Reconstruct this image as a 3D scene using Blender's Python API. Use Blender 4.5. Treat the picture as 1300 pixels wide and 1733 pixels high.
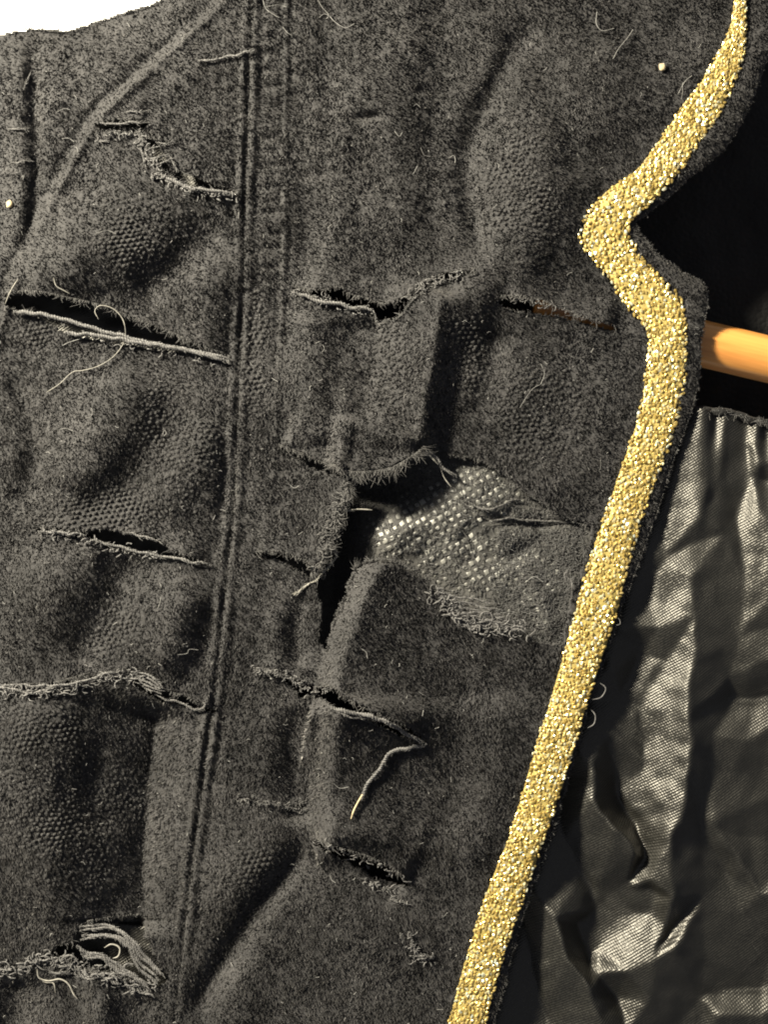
import bpy, math, random
import numpy as np
rng = np.random.default_rng(7); random.seed(7)
for o in list(bpy.data.objects): bpy.data.objects.remove(o)
scene = bpy.context.scene
COL = scene.collection

# ------------------------------------------------------------------ camera, lamp, world, exposure
S = 0.00018                      # metres per photo pixel on the cloth (gold braid about 13 mm wide)
D = 0.38                         # camera to cloth
CX, CY = 650.0, 866.5
cam = bpy.data.cameras.new('camera'); co = bpy.data.objects.new('camera', cam); COL.objects.link(co)
co.location = (0, -D, 0); co.rotation_euler = (math.pi/2, 0, 0)
cam.sensor_fit = 'VERTICAL'; cam.sensor_height = 36.0; cam.lens = D/(1733*S)*36.0
cam.clip_start = 0.01; cam.clip_end = 20
cam.dof.use_dof = True; cam.dof.focus_distance = D - 0.004; cam.dof.aperture_fstop = 17
scene.camera = co

w = bpy.data.worlds.new('World'); scene.world = w; w.use_nodes = True
bg = w.node_tree.nodes['Background']; bg.inputs[0].default_value = (0.86, 0.89, 1.0, 1); bg.inputs[1].default_value = 0.21

def lamp(name, loc, target, size, power, col):
    l = bpy.data.lights.new(name, 'AREA'); l.shape = 'DISK'; l.size = size; l.energy = power; l.color = col
    o = bpy.data.objects.new(name, l); COL.objects.link(o); o.location = loc
    from mathutils import Vector
    o.rotation_euler = (Vector(target)-Vector(loc)).to_track_quat('-Z', 'Y').to_euler()
    return o
lamp('ceiling_lamp', (-0.55, -0.40, 0.43), (0, 0, 0), 0.11, 41, (1.0, 0.915, 0.73))

scene.cycles.filter_width = 1.9
vs = scene.view_settings
vs.view_transform = 'Standard'; vs.look = 'None'; vs.gamma = 1; vs.use_curve_mapping = False; vs.exposure = 0.0

# ------------------------------------------------------------------ helpers
def at(px, py, h):
    """photo pixel + height over the cloth plane (in pixels, towards the viewer) -> world points"""
    px = np.asarray(px, float); py = np.asarray(py, float); h = np.asarray(h, float)*np.ones_like(px)
    k = (D - h*S)/D
    return np.stack([(px-CX)*S*k, -h*S, (CY-py)*S*k], -1)

def mesh_obj(name, verts, faces, mat, parent=None, smooth=True, attrs=None, nv=None):
    me = bpy.data.meshes.new(name)
    verts = np.ascontiguousarray(verts, np.float32); faces = np.ascontiguousarray(faces, np.int32)
    n = faces.shape[1]
    me.vertices.add(len(verts)); me.vertices.foreach_set('co', verts.ravel())
    me.loops.add(faces.size); me.loops.foreach_set('vertex_index', faces.ravel())
    me.polygons.add(len(faces))
    me.polygons.foreach_set('loop_start', np.arange(0, faces.size, n, dtype=np.int32))
    me.polygons.foreach_set('loop_total', np.full(len(faces), n, np.int32))
    me.polygons.foreach_set('use_smooth', np.full(len(faces), bool(smooth)))
    me.update(calc_edges=True)
    for k, v in (attrs or {}).items():
        v = np.asarray(v, np.float32)
        if v.ndim == 1:
            a = me.attributes.new(k, 'FLOAT', 'POINT'); a.data.foreach_set('value', v)
        else:
            a = me.attributes.new(k, 'FLOAT_VECTOR', 'POINT'); a.data.foreach_set('vector', v.ravel())
    me.materials.append(mat)
    o = bpy.data.objects.new(name, me); COL.objects.link(o)
    if parent: o.parent = parent
    return o

def tag(o, label=None, cat=None, group=None, kind=None):
    if label: o['label'] = label
    if cat: o['category'] = cat
    if group: o['group'] = group
    if kind: o['kind'] = kind
    return o

def sm(a, b, x):
    t = np.clip((x-a)/(b-a), 0, 1); return t*t*(3-2*t)

def resample(pts, step):
    pts = np.asarray(pts, float)
    # Catmull-Rom through the control points, then even steps
    P = np.vstack([2*pts[0]-pts[1], pts, 2*pts[-1]-pts[-2]])
    out = []
    for i in range(1, len(P)-2):
        t = np.linspace(0, 1, 12, endpoint=False)[:, None]
        a, b, c, d = P[i-1], P[i], P[i+1], P[i+2]
        out.append(0.5*((2*b)+(c-a)*t+(2*a-5*b+4*c-d)*t*t+(3*b-a-3*c+d)*t**3))
    out = np.vstack(out+[pts[-1:]])
    L = np.r_[0, np.cumsum(np.linalg.norm(np.diff(out[:, :2], axis=0), axis=1))]
    n = max(2, int(L[-1]/step)+1); q = np.linspace(0, L[-1], n)
    return np.stack([np.interp(q, L, out[:, k]) for k in range(out.shape[1])], 1)

def pdist(X, Y, pts):
    """distance to polyline, parameter 0..1 along it, side (+ below / right-hand when drawn left to right)"""
    pts = np.asarray(pts, float)[:, :2]
    seg = np.linalg.norm(np.diff(pts, axis=0), axis=1); cum = np.r_[0, np.cumsum(seg)]; tot = cum[-1]
    best = np.full(X.shape, 1e9); T = np.zeros(X.shape); SD = np.zeros(X.shape)
    for i in range(len(seg)):
        ax, ay = pts[i]; dx, dy = pts[i+1]-pts[i]
        t = np.clip(((X-ax)*dx+(Y-ay)*dy)/(seg[i]**2+1e-9), 0, 1)
        ex = X-(ax+t*dx); ey = Y-(ay+t*dy); d = ex*ex+ey*ey
        m = d < best
        best = np.where(m, d, best); T = np.where(m, (cum[i]+t*seg[i])/tot, T)
        SD = np.where(m, dx*ey-dy*ex, SD)
    return np.sqrt(best), T, np.sign(SD)

def inpoly(X, Y, poly):
    poly = np.asarray(poly, float); c = np.zeros(X.shape, bool); j = len(poly)-1
    for i in range(len(poly)):
        xi, yi = poly[i]; xj, yj = poly[j]
        if yi != yj:
            c ^= ((yi > Y) != (yj > Y)) & (X < (xj-xi)*(Y-yi)/(yj-yi)+xi)
        j = i
    return c

def vnoise(X, Y, scale, seed):
    """smooth value noise, about -1..1"""
    r = np.random.default_rng(seed); g = r.uniform(-1, 1, (256, 256))
    x = X/scale+1000.3; y = Y/scale+1000.7
    xi = np.floor(x).astype(int); yi = np.floor(y).astype(int); fx = x-xi; fy = y-yi
    fx = fx*fx*(3-2*fx); fy = fy*fy*(3-2*fy)
    a = g[xi % 256, yi % 256]; b = g[(xi+1) % 256, yi % 256]; c = g[xi % 256, (yi+1) % 256]; d = g[(xi+1) % 256, (yi+1) % 256]
    return (a*(1-fx)+b*fx)*(1-fy)+(c*(1-fx)+d*fx)*fy

# ------------------------------------------------------------------ materials
def nodemat(name):
    m = bpy.data.materials.new(name); m.use_nodes = True
    nt = m.node_tree; b = nt.nodes['Principled BSDF']
    return m, nt, b
def N(nt, kind, **kw):
    n = nt.nodes.new(kind)
    for k, v in kw.items():
        if k in n.inputs: n.inputs[k].default_value = v
        else: setattr(n, k, v)
    return n
def ramp(nt, fac, stops):
    r = nt.nodes.new('ShaderNodeValToRGB'); e = r.color_ramp.elements
    while len(e) < len(stops): e.new(0.5)
    for el, (p, c) in zip(e, stops): el.position = p; el.color = (*c, 1)
    nt.links.new(fac, r.inputs[0]); return r.outputs[0]

def velvet(name, lo, hi, sheen=0.5, fib=False):
    m, nt, b = nodemat(name); L = nt.links.new
    tc = N(nt, 'ShaderNodeTexCoord')
    n1 = N(nt, 'ShaderNodeTexNoise', Scale=60.0, Detail=4.0, Roughness=0.55); L(tc.outputs['Object'], n1.inputs['Vector'])
    n2 = N(nt, 'ShaderNodeTexNoise', Scale=900.0, Detail=3.0, Roughness=0.7); L(tc.outputs['Object'], n2.inputs['Vector'])
    mx = N(nt, 'ShaderNodeMath', operation='MULTIPLY_ADD'); L(n1.outputs[0], mx.inputs[0]); mx.inputs[1].default_value = 1.25
    m2 = N(nt, 'ShaderNodeMath', operation='MULTIPLY'); L(n2.outputs[0], m2.inputs[0]); m2.inputs[1].default_value = 0.24; m2.use_clamp = False
    L(m2.outputs[0], mx.inputs[2])
    mps = N(nt, 'ShaderNodeMapping'); L(tc.outputs['Object'], mps.inputs['Vector']); mps.inputs['Scale'].default_value = (150, 60, 20)
    mps.inputs['Rotation'].default_value = (0, math.radians(5), 0)
    n3 = N(nt, 'ShaderNodeTexNoise', Scale=1.0, Detail=4.0, Roughness=0.6); L(mps.outputs[0], n3.inputs['Vector'])
    m3 = N(nt, 'ShaderNodeMath', operation='MULTIPLY_ADD'); L(n3.outputs[0], m3.inputs[0]); m3.inputs[1].default_value = 0.7; m3.inputs[2].default_value = -0.57
    m4 = N(nt, 'ShaderNodeMath', operation='ADD'); L(mx.outputs[0], m4.inputs[0]); L(m3.outputs[0], m4.inputs[1])
    fac = m4.outputs[0]
    if fib:
        at_ = N(nt, 'ShaderNodeAttribute', attribute_name='rnd')
        a2 = N(nt, 'ShaderNodeMath', operation='MULTIPLY_ADD'); L(at_.outputs['Fac'], a2.inputs[0]); a2.inputs[1].default_value = 0.22
        a3 = N(nt, 'ShaderNodeMath', operation='ADD'); L(fac, a3.inputs[0]); a3.inputs[1].default_value = -0.11; L(a3.outputs[0], a2.inputs[2])
        fac = a2.outputs[0]
        nv = N(nt, 'ShaderNodeAttribute', attribute_name='nrm'); L(nv.outputs['Vector'], b.inputs['Normal'])
    L(ramp(nt, fac, [(0.25, lo), (0.8, hi)]), b.inputs['Base Color'])
    b.inputs['Roughness'].default_value = 0.75; b.inputs['Specular IOR Level'].default_value = 0.25
    b.inputs['Sheen Weight'].default_value = sheen; b.inputs['Sheen Roughness'].default_value = 0.45
    b.inputs['Sheen Tint'].default_value = (0.9, 0.86, 0.8, 1)
    if not fib:
        v = N(nt, 'ShaderNodeTexVoronoi', Scale=700.0); L(tc.outputs['Object'], v.inputs['Vector'])
        bu = N(nt, 'ShaderNodeBump', Strength=0.5, Distance=0.0006); L(v.outputs['Distance'], bu.inputs['Height']); bu.invert = True
        b2 = N(nt, 'ShaderNodeBump', Strength=0.3, Distance=0.0006); L(n2.outputs[0], b2.inputs['Height']); L(bu.outputs[0], b2.inputs['Normal'])
        L(b2.outputs[0], b.inputs['Normal'])
    return m
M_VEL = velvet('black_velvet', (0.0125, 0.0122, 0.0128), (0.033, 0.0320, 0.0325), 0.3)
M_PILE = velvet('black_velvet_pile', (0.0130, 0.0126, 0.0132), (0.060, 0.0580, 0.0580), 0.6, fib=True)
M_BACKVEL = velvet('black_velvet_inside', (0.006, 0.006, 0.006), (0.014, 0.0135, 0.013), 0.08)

def yarnmat(name, c, var=0.3):
    m, nt, b = nodemat(name); L = nt.links.new
    tc = N(nt, 'ShaderNodeTexCoord'); n = N(nt, 'ShaderNodeTexNoise', Scale=900.0, Detail=2.0); L(tc.outputs['Object'], n.inputs['Vector'])
    L(ramp(nt, n.outputs[0], [(0.3, tuple(x*(1-var) for x in c)), (0.7, tuple(x*(1+var) for x in c))]), b.inputs['Base Color'])
    b.inputs['Roughness'].default_value = 0.6; b.inputs['Sheen Weight'].default_value = 0.2
    return m
M_YARN = yarnmat('charcoal_yarn', (0.078, 0.075, 0.073), .5)
M_FRINGE = yarnmat('frayed_black_fibre', (0.042, 0.040, 0.038), .6)
M_STRAY = yarnmat('matted_black_fibre', (0.032, 0.031, 0.030), .5)
M_THREAD = yarnmat('pale_thread', (0.20, 0.19, 0.165))
M_LINT = yarnmat('lint', (0.16, 0.157, 0.15), .5)
M_CRUMB = yarnmat('crumb', (0.36, 0.29, 0.17), .4)

def satin(name, base, rough):
    m, nt, b = nodemat(name); L = nt.links.new
    tc = N(nt, 'ShaderNodeTexCoord')
    mp = N(nt, 'ShaderNodeMapping'); L(tc.outputs['Object'], mp.inputs['Vector']); mp.inputs['Rotation'].default_value = (0, math.radians(33), 0)
    w1 = N(nt, 'ShaderNodeTexWave', Scale=430.0, Distortion=0.25, Detail=1.0); w1.bands_direction = 'Z'; L(mp.outputs[0], w1.inputs['Vector'])
    w1.inputs['Detail Scale'].default_value = 3
    w2 = N(nt, 'ShaderNodeTexWave', Scale=430.0, Distortion=0.4, Detail=1.0); w2.bands_direction = 'X'; L(mp.outputs[0], w2.inputs['Vector'])
    mul = N(nt, 'ShaderNodeMath', operation='MULTIPLY_ADD'); L(w2.outputs['Fac'], mul.inputs[0]); mul.inputs[1].default_value = 0.45; L(w1.outputs['Fac'], mul.inputs[2])
    nz = N(nt, 'ShaderNodeTexNoise', Scale=1500.0, Detail=1.0); L(tc.outputs['Object'], nz.inputs['Vector'])
    L(ramp(nt, nz.outputs[0], [(0.35, tuple(x*0.7 for x in base)), (0.7, tuple(x*1.5 for x in base))]), b.inputs['Base Color'])
    bu = N(nt, 'ShaderNodeBump', Strength=0.42, Distance=0.00018); L(mul.outputs[0], bu.inputs['Height'])
    b2 = N(nt, 'ShaderNodeBump', Strength=0.4, Distance=0.0003); L(nz.outputs[0], b2.inputs['Height']); L(bu.outputs[0], b2.inputs['Normal'])
    L(b2.outputs[0], b.inputs['Normal'])
    b.inputs['Roughness'].default_value = rough; b.inputs['Specular IOR Level'].default_value = 0.62
    b.inputs['Specular Tint'].default_value = (1, 0.97, 0.9, 1)
    b.inputs['Anisotropic'].default_value = 0.4
    return m
M_SATIN = satin('black_satin', (0.010, 0.0097, 0.0085), 0.43)

m, nt, b = nodemat('gold_lurex'); L = nt.links.new
ra = N(nt, 'ShaderNodeAttribute', attribute_name='rnd')
L(ramp(nt, ra.outputs['Fac'], [(0.0, (0.31, 0.215, 0.055)), (0.35, (0.46, 0.34, 0.11)), (0.75, (0.57, 0.44, 0.17)), (0.92, (0.70, 0.63, 0.38)), (1.0, (0.60, 0.65, 0.56))]), b.inputs['Base Color'])
b.inputs['Metallic'].default_value = 0.62; b.inputs['Roughness'].default_value = 0.30
M_GOLD = m
m, nt, b = nodemat('gold_braid_ground'); L = nt.links.new
tc = N(nt, 'ShaderNodeTexCoord'); n = N(nt, 'ShaderNodeTexNoise', Scale=1200.0); L(tc.outputs['Object'], n.inputs['Vector'])
L(ramp(nt, n.outputs[0], [(0.3, (0.34, 0.26, 0.07)), (0.7, (0.54, 0.43, 0.15))]), b.inputs['Base Color'])
b.inputs['Metallic'].default_value = 0.4; b.inputs['Roughness'].default_value = 0.5
M_GOLDBASE = m

m, nt, b = nodemat('beech_wood'); L = nt.links.new
tc = N(nt, 'ShaderNodeTexCoord'); mp = N(nt, 'ShaderNodeMapping'); mp.inputs['Scale'].default_value = (14, 260, 260); L(tc.outputs['Object'], mp.inputs[0])
n = N(nt, 'ShaderNodeTexNoise', Scale=1.0, Detail=5.0, Roughness=0.6); L(mp.outputs[0], n.inputs['Vector'])
L(ramp(nt, n.outputs[0], [(0.3, (0.42, 0.165, 0.036)), (0.5, (0.60, 0.265, 0.065)), (0.7, (0.70, 0.33, 0.085))]), b.inputs['Base Color'])
b.inputs['Roughness'].default_value = 0.38; b.inputs['Coat Weight'].default_value = 0.25
bu = N(nt, 'ShaderNodeBump', Strength=0.15, Distance=0.0004); L(n.outputs[0], bu.inputs['Height']); L(bu.outputs[0], b.inputs['Normal'])
M_WOOD = m

m, nt, b = nodemat('white_wall'); L = nt.links.new
tc = N(nt, 'ShaderNodeTexCoord'); n = N(nt, 'ShaderNodeTexNoise', Scale=180.0, Detail=4.0); L(tc.outputs['Object'], n.inputs['Vector'])
L(ramp(nt, n.outputs[0], [(0.3, (0.80, 0.80, 0.79)), (0.7, (0.86, 0.86, 0.85))]), b.inputs['Base Color']); b.inputs['Roughness'].default_value = 0.9
bu = N(nt, 'ShaderNodeBump', Strength=0.2, Distance=0.0005); L(n.outputs[0], bu.inputs['Height']); L(bu.outputs[0], b.inputs['Normal'])
M_WALL = m

m, nt, b = nodemat('interfacing_gauze'); L = nt.links.new
tc = N(nt, 'ShaderNodeTexCoord'); n = N(nt, 'ShaderNodeTexNoise', Scale=700.0, Detail=4.0, Roughness=0.7); L(tc.outputs['Object'], n.inputs['Vector'])
L(ramp(nt, n.outputs[0], [(0.3, (0.016, 0.0155, 0.015)), (0.7, (0.060, 0.058, 0.053))]), b.inputs['Base Color']); b.inputs['Roughness'].default_value = 0.8
bu = N(nt, 'ShaderNodeBump', Strength=0.7, Distance=0.0005); L(n.outputs[0], bu.inputs['Height']); L(bu.outputs[0], b.inputs['Normal'])
M_GAUZE = m
m, nt, b = nodemat('glue_dots'); L = nt.links.new
ra = N(nt, 'ShaderNodeAttribute', attribute_name='rnd')
L(ramp(nt, ra.outputs['Fac'], [(0.0, (0.05, 0.049, 0.045)), (0.5, (0.12, 0.118, 0.107)), (1.0, (0.26, 0.257, 0.235))]), b.inputs['Base Color'])
b.inputs['Roughness'].default_value = 0.45
M_DOT = m

# ------------------------------------------------------------------ the cut and the folds of the jacket front
EDGE = [(1345,-140),(1330,-60),(1318,60),(1292,130),(1262,205),(1228,255),(1172,300),(1122,344),(1078,378),(1092,400),(1121,432),(1154,457),(1190,474),(1199,490),(1200,518),(1190,573),(1187,631),(1178,677),(1162,727),(1140,785),(1118,858),(1098,912),(1075,976),(1049,1042),(1016,1148),(1003,1180),(987,1237),(971,1292),(952,1362),(925,1445),(907,1490),(888,1547),(866,1627),(853,1678),(837,1733),(800,1870)]
SHOULDER = [(-150,78),(0,56),(50,47),(110,52),(150,39),(200,23),(270,0),(330,-40),(420,-140)]
SEAM_ARM = [(420,-60),(380,0),(300,75),(200,163),(160,202),(122,270),(80,350),(46,420),(20,480),(2,545),(-40,640),(-150,800)]
SEAM_SIDE = [(432,-140),(426,0),(421,100),(415,300),(410,500),(403,650),(396,850),(380,1000),(365,1150),(345,1300),(325,1450),(308,1600),(293,1733),(280,1870)]
SEAM_STITCH = [(487,-100),(484,60),(483,200),(482,400),(476,560),(468,700),(460,850),(452,960)]

# slits: centre line with half width; how far upper and lower lips curl up (px) and over what distance
SLITS = {
 'shoulder':  dict(p=[(163,212,2),(190,213,6),(220,213,8),(248,214,7)], up=(10,26), dn=(1,20)),
 'shoulder_ladder': dict(p=[(250,224,2),(258,245,5),(268,268,6),(282,288,4)], up=(3,14), dn=(4,16)),
 'shoulder_run': dict(p=[(285,292,2),(300,298,5),(340,314,5),(380,325,4),(402,331,2)], up=(-4,20), dn=(7,30)),
 'left_upper':dict(p=[(8,508,8),(60,511,12),(110,533,21),(160,545,21),(205,557,18),(260,571,13),(320,588,7),(388,608,2)], up=(18,46), dn=(3,30)),
 'left_mid':  dict(p=[(60,897,2),(100,900,2),(150,905,5),(185,914,12),(225,922,13),(262,930,10),(285,938,4),(352,956,1)], up=(14,35), dn=(5,40)),
 'left_low':  dict(p=[(-90,1150,3),(0,1162,3),(40,1166,5),(90,1160,2),(150,1143,1)], up=(4,26), dn=(6,30)),
 'left_low_run':dict(p=[(228,1150,5),(262,1172,6),(300,1184,5),(365,1204,2)], up=(8,30), dn=(-3,22)),
 'front_upper':dict(p=[(494,488,2),(520,496,4),(545,500,5),(568,499,9),(590,508,7),(625,518,7),(650,530,10),(668,524,9),(700,500,2),(740,474,3),(780,464,3),(806,458,2)], up=(14,34), dn=(8,55)),
 'trim_slit': dict(p=[(848,508,4),(880,515,9),(915,520,8),(945,527,4),(975,537,2.6),(1010,548,2),(1046,557,1)], up=(16,40), dn=(0,20)),
 'flap_side': dict(p=[(432,938,1),(470,940,4),(505,955,6),(540,974,7)], up=(16,30), dn=(-4,30)),
 'flap_left': dict(p=[(470,756,1),(505,771,2),(545,790,4),(590,800,5)], up=(12,60), dn=(-2,40)),
 'front_low': dict(p=[(428,1134,1),(470,1140,2),(492,1152,4),(515,1172,5),(535,1168,4),(552,1172,8),(580,1190,8),(610,1205,6),(650,1222,6),(690,1241,5),(716,1256,2)], up=(18,40), dn=(2,25)),
 'front_bottom':dict(p=[(527,1422,2),(560,1438,3),(600,1454,7),(640,1472,9),(670,1486,6),(693,1498,2)], up=(20,60), dn=(-10,60)),
}
HOLES = {
 'big': [(560,786),(600,800),(660,793),(700,772),(718,756),(760,772),(800,776),(840,794),(882,830),(915,852),(955,880),(1000,893),(985,960),(965,1010),(950,1090),(905,1085),(868,1068),(838,1070),(800,1062),(770,1040),(745,1005),(712,975),(660,948),(618,950),(597,962),(580,1010),(563,1050),(551,1100),(540,1080),(545,1035),(541,1000),(527,972),(548,948),(562,905),(575,862),(594,822)],
 'left_bottom': [(78,1618),(100,1604),(128,1592),(136,1572),(162,1564),(190,1570),(212,1560),(228,1552),(240,1556),(243,1580),(250,1600),(272,1640),(285,1660),(262,1672),(225,1668),(195,1650),(160,1640),(120,1640)],
}

def front_height(X, Y):
    H = 3.5*vnoise(X, Y, 160, 1)+2.0*vnoise(X, Y, 70, 2)+1.0*vnoise(X, Y, 28, 3)
    def ridge(p, a, wd, taper=0.18):
        nonlocal H
        d, t, s = pdist(X, Y, p)
        tp = np.clip(np.minimum(t, 1-t)/max(taper, 1e-6), 0, 1); tp = tp*tp*(3-2*tp)
        # ends fade by distance as well
        H = H+0.92*a*tp*np.exp(-(d/(1.2*wd))**2)
    def slope(p, a, wl, wr, taper=0.15):
        """an overlap: rises over wl on the left/upper side of the line, dropping at once on the other; a>0 lifts side s<0"""
        nonlocal H
        d, t, s = pdist(X, Y, p)
        tp = np.clip(np.minimum(t, 1-t)/taper, 0, 1); tp = tp*tp*(3-2*tp)
        H = H+tp*np.where(s < 0, a*np.exp(-d/wl), a*np.exp(-(d/wr)**2))
    def tent(p, a, wl, wr, taper=0.12):
        '''fold with a crisp crest (or trough): wl wide on the left flank of a line drawn downwards, wr on the right'''
        nonlocal H
        d, t, s = pdist(X, Y, p); tp = np.clip(np.minimum(t, 1-t)/taper, 0, 1); tp = tp*tp*(3-2*tp)
        q = np.clip(1-np.sqrt(d*d+9)/np.where(s > 0, wl, wr), 0, 1)
        H = H+a*tp*q*(0.6+0.4*q)
    def bump(cx, cy, rx, ry, ang, a):
        nonlocal H
        c, s_ = math.cos(math.radians(ang)), math.sin(math.radians(ang))
        u = ((X-cx)*c+(Y-cy)*s_)/rx; v = (-(X-cx)*s_+(Y-cy)*c)/ry
        H = H+1.3*a*np.exp(-(u*u+v*v))
    # shoulder and sleeve
    H = H-55*np.clip((170-Y)/170, 0, 2)**2*sm(420, 60, X)
    d, t, s = pdist(X, Y, SEAM_ARM)
    H = H+np.where(s > 0, -7*np.exp(-d/60), 0)+4*np.exp(-(d/10)**2)-3*np.exp(-((d-14)/9)**2)*(s > 0)
    H = H-14*sm(20, 140, d)*(s > 0)
    ridge([(52,50),(58,180),(62,300),(48,420),(30,480)], -9, 11, 0.1); ridge([(30,60),(32,180),(36,300),(24,420)], 7, 16)
    # side seam: two welts with a groove
    d, t, s = pdist(X, Y, SEAM_SIDE)
    wob = d+2.2*vnoise(X, Y, 34, 4); am = 0.65+0.5*vnoise(X, Y, 48, 5)
    H = H+am*(3.2*np.exp(-((wob-9)/5.5)**2)-3.4*np.exp(-(d/5.5)**2)-2*np.exp(-((wob-20)/8)**2))
    d, t, s = pdist(X, Y, SEAM_STITCH)
    am = np.clip(0.4+0.7*vnoise(X, Y, 40, 6), 0, 1)*sm(1, .7, t)
    H = H+am*(2.4*np.exp(-((d+1.5*vnoise(X, Y, 25, 7))/4)**2)-2.0*np.exp(-((d-8)/5)**2))
    # side panel
    bump(170,395,150,75,-28,20); bump(90,470,80,40,0,8); ridge([(385,380),(330,420),(270,470),(220,500)],-15,32); bump(365,480,40,60,0,7)
    ridge([(250,620),(190,700),(120,840)],15,48); ridge([(315,660),(270,740),(200,820),(110,890)],-8,30); ridge([(360,700),(330,790),(260,880)],10,34)
    ridge([(20,620),(60,760),(35,880)],-10,18); ridge([(370,700),(385,800),(375,900)],-6,12)
    bump(90,980,60,70,20,16); ridge([(235,930),(205,1000),(165,1070),(110,1130)],-14,34); ridge([(325,965),(298,1050),(262,1150)],17,34,0.3); ridge([(358,1010),(345,1090),(310,1170)],-4,16)
    bump(150,940,22,40,0,6)
    bump(40,1330,130,190,0,30); bump(60,1230,70,50,0,6); tent([(272,1180),(262,1230),(250,1350),(241,1470),(243,1590)],-42,165,74,0.1)
    ridge([(180,1240),(150,1330),(170,1420)],-6,24); bump(110,1500,60,90,0,8)
    ridge([(155,1640),(168,1700),(175,1860)],16,22,0.1); ridge([(30,1650),(25,1740),(30,1860)],-16,28,0.1); ridge([(230,1680),(235,1860)],-8,26,0.1)
    # strip between seams, wrinkles
    for i in range(16):
        yy = 70+i*27+random.uniform(-6, 6)
        ridge([(432,yy),(478,yy+random.uniform(-6,4))], random.uniform(-3,-1.2), 4, 0.3)
    ridge([(470,1010),(462,1080),(455,1150)],7,16); ridge([(510,1000),(500,1070),(505,1140)],-9,16)
    # upper front
    ridge([(890,40),(840,130),(795,230),(786,300),(805,380),(812,450)],-14,20,0.1); ridge([(860,60),(815,150),(770,250)],7,22)
    bump(900,330,75,170,12,15); bump(870,430,50,60,0,10); ridge([(900,0),(905,90),(960,220),(990,320)],-8,22)
    ridge([(590,200),(650,192)],-5,6,.3); bump(590,390,50,60,0,5); bump(640,120,60,120,0,4)
    ridge([(505,100),(512,300),(508,460)],-4,14); ridge([(575,200),(570,330),(560,470)],3,18)
    ridge([(700,-60),(690,120),(672,300),(668,440)],5,36,0.1); ridge([(745,-60),(742,100),(730,260),(738,420)],-5,22,0.1)
    ridge([(560,-60),(556,150),(545,330),(535,460)],-4,20,0.1); ridge([(1010,60),(1040,160),(1020,260)],6,40,0.2); ridge([(950,560),(965,700),(950,820)],-4,30,0.2)
    ridge([(640,1120),(625,1250),(640,1400)],4,36,0.2); ridge([(780,1120),(770,1300),(720,1480)],-6,44,0.2); ridge([(860,1150),(830,1320),(790,1500)],5,40,0.2)
    ridge([(300,40),(330,160),(345,290)],5,30,0.2); ridge([(110,80),(130,150),(120,230)],-5,22,0.2)
    for x0, y0, x1, y1, a_ in ((500,300,560,296,-2.5),(560,250,640,247,2),(600,206,655,196,-4),(690,150,760,160,-2),(505,140,600,150,2),(880,560,1000,585,-2),(450,1240,500,1252,-3),(560,1300,700,1330,-2),(700,1400,800,1420,2)):
        ridge([(x0,y0),((x0+x1)/2,(y0+y1)/2-3),(x1,y1)], a_, 6, 0.3)
    bump(190,440,220,80,10,10); bump(190,735,210,120,10,11); bump(180,1045,200,85,8,11); bump(625,650,120,120,0,12)
    # flap between the two front tears
    ridge([(530,520),(525,620),(540,760)],9,28,0.12); ridge([(600,530),(597,620),(600,720)],-9,24,0.15)
    tent([(752,480),(738,580),(720,680),(712,770)],30,100,50,0.1); ridge([(640,530),(630,620),(622,720)],-6,22,0.15)
    bump(800,510,40,60,20,18); ridge([(840,540),(830,640),(800,720)],-9,22)
    bump(900,650,100,110,0,5); bump(930,800,70,50,20,4)
    # below the hole: folded-over strip with a rounded left edge
    slope([(534,1175),(548,1105),(568,1045),(592,985),(610,948)][::-1], 0, 40, 6)
    d, t, s = pdist(X, Y, [(612,946),(592,985),(566,1045),(546,1105),(532,1172)])
    H = H+np.where(s > 0, 0, 1)*46*np.exp(-d/150)*sm(0, 46, d+4)*sm(1330, 1190, Y)*sm(930, 960, Y)
    d, t, s = pdist(X, Y, [(545,1185),(534,1250),(524,1330),(518,1395),(526,1420)])
    H = H+np.where(s > 0, 0, 1)*44*np.exp(-d/150)*sm(0, 46, d+4)*sm(1165, 1215, Y)*sm(1480, 1410, Y)
    ridge([(505,1190),(500,1280),(500,1400)],-10,22,0.12); bump(450,1270,40,90,0,6); bump(420,1470,55,80,30,10)
    ridge([(528,1415),(490,1470),(440,1530),(400,1590),(350,1670),(325,1740)],-19,20,0.14); bump(640,1560,110,70,20,6); ridge([(440,1600),(400,1700),(380,1850)],6,30)
    ridge([(430,1352),(470,1366),(515,1360)],3,8)
    # lips of the slits
    for k, sdef in SLITS.items():
        d, t, s = pdist(X, Y, sdef['p']); tp = np.clip(np.minimum(t, 1-t)/0.14, 0, 1); tp = tp*tp*(3-2*tp)
        a, wd = sdef['up']; a2, wd2 = sdef['dn']
        H = H+tp*np.where(s < 0, a*np.exp(-(d/wd)), a2*np.exp(-(d/wd2)))
    d, t, s = pdist(X, Y, [(545,792),(600,800),(660,793),(700,772),(722,754)])
    H = H+32*np.exp(-d/80)*(s < 0)*sm(0,.15,t)*sm(1,.85,t)
    d, t, s = pdist(X, Y, [(590,808),(575,860),(560,905),(545,950)]); H = H+14*np.exp(-d/30)
    d, t, s = pdist(X, Y, [(150,1556),(238,1549)]); H = H+9*np.exp(-d/35)*(Y < 1556)
    # rolled front edge
    d, t, s = pdist(X, Y, EDGE)
    H = H-2*np.exp(-(d/7)**2)+4*np.exp(-((d-28)/22)**2)
    return H

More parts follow.
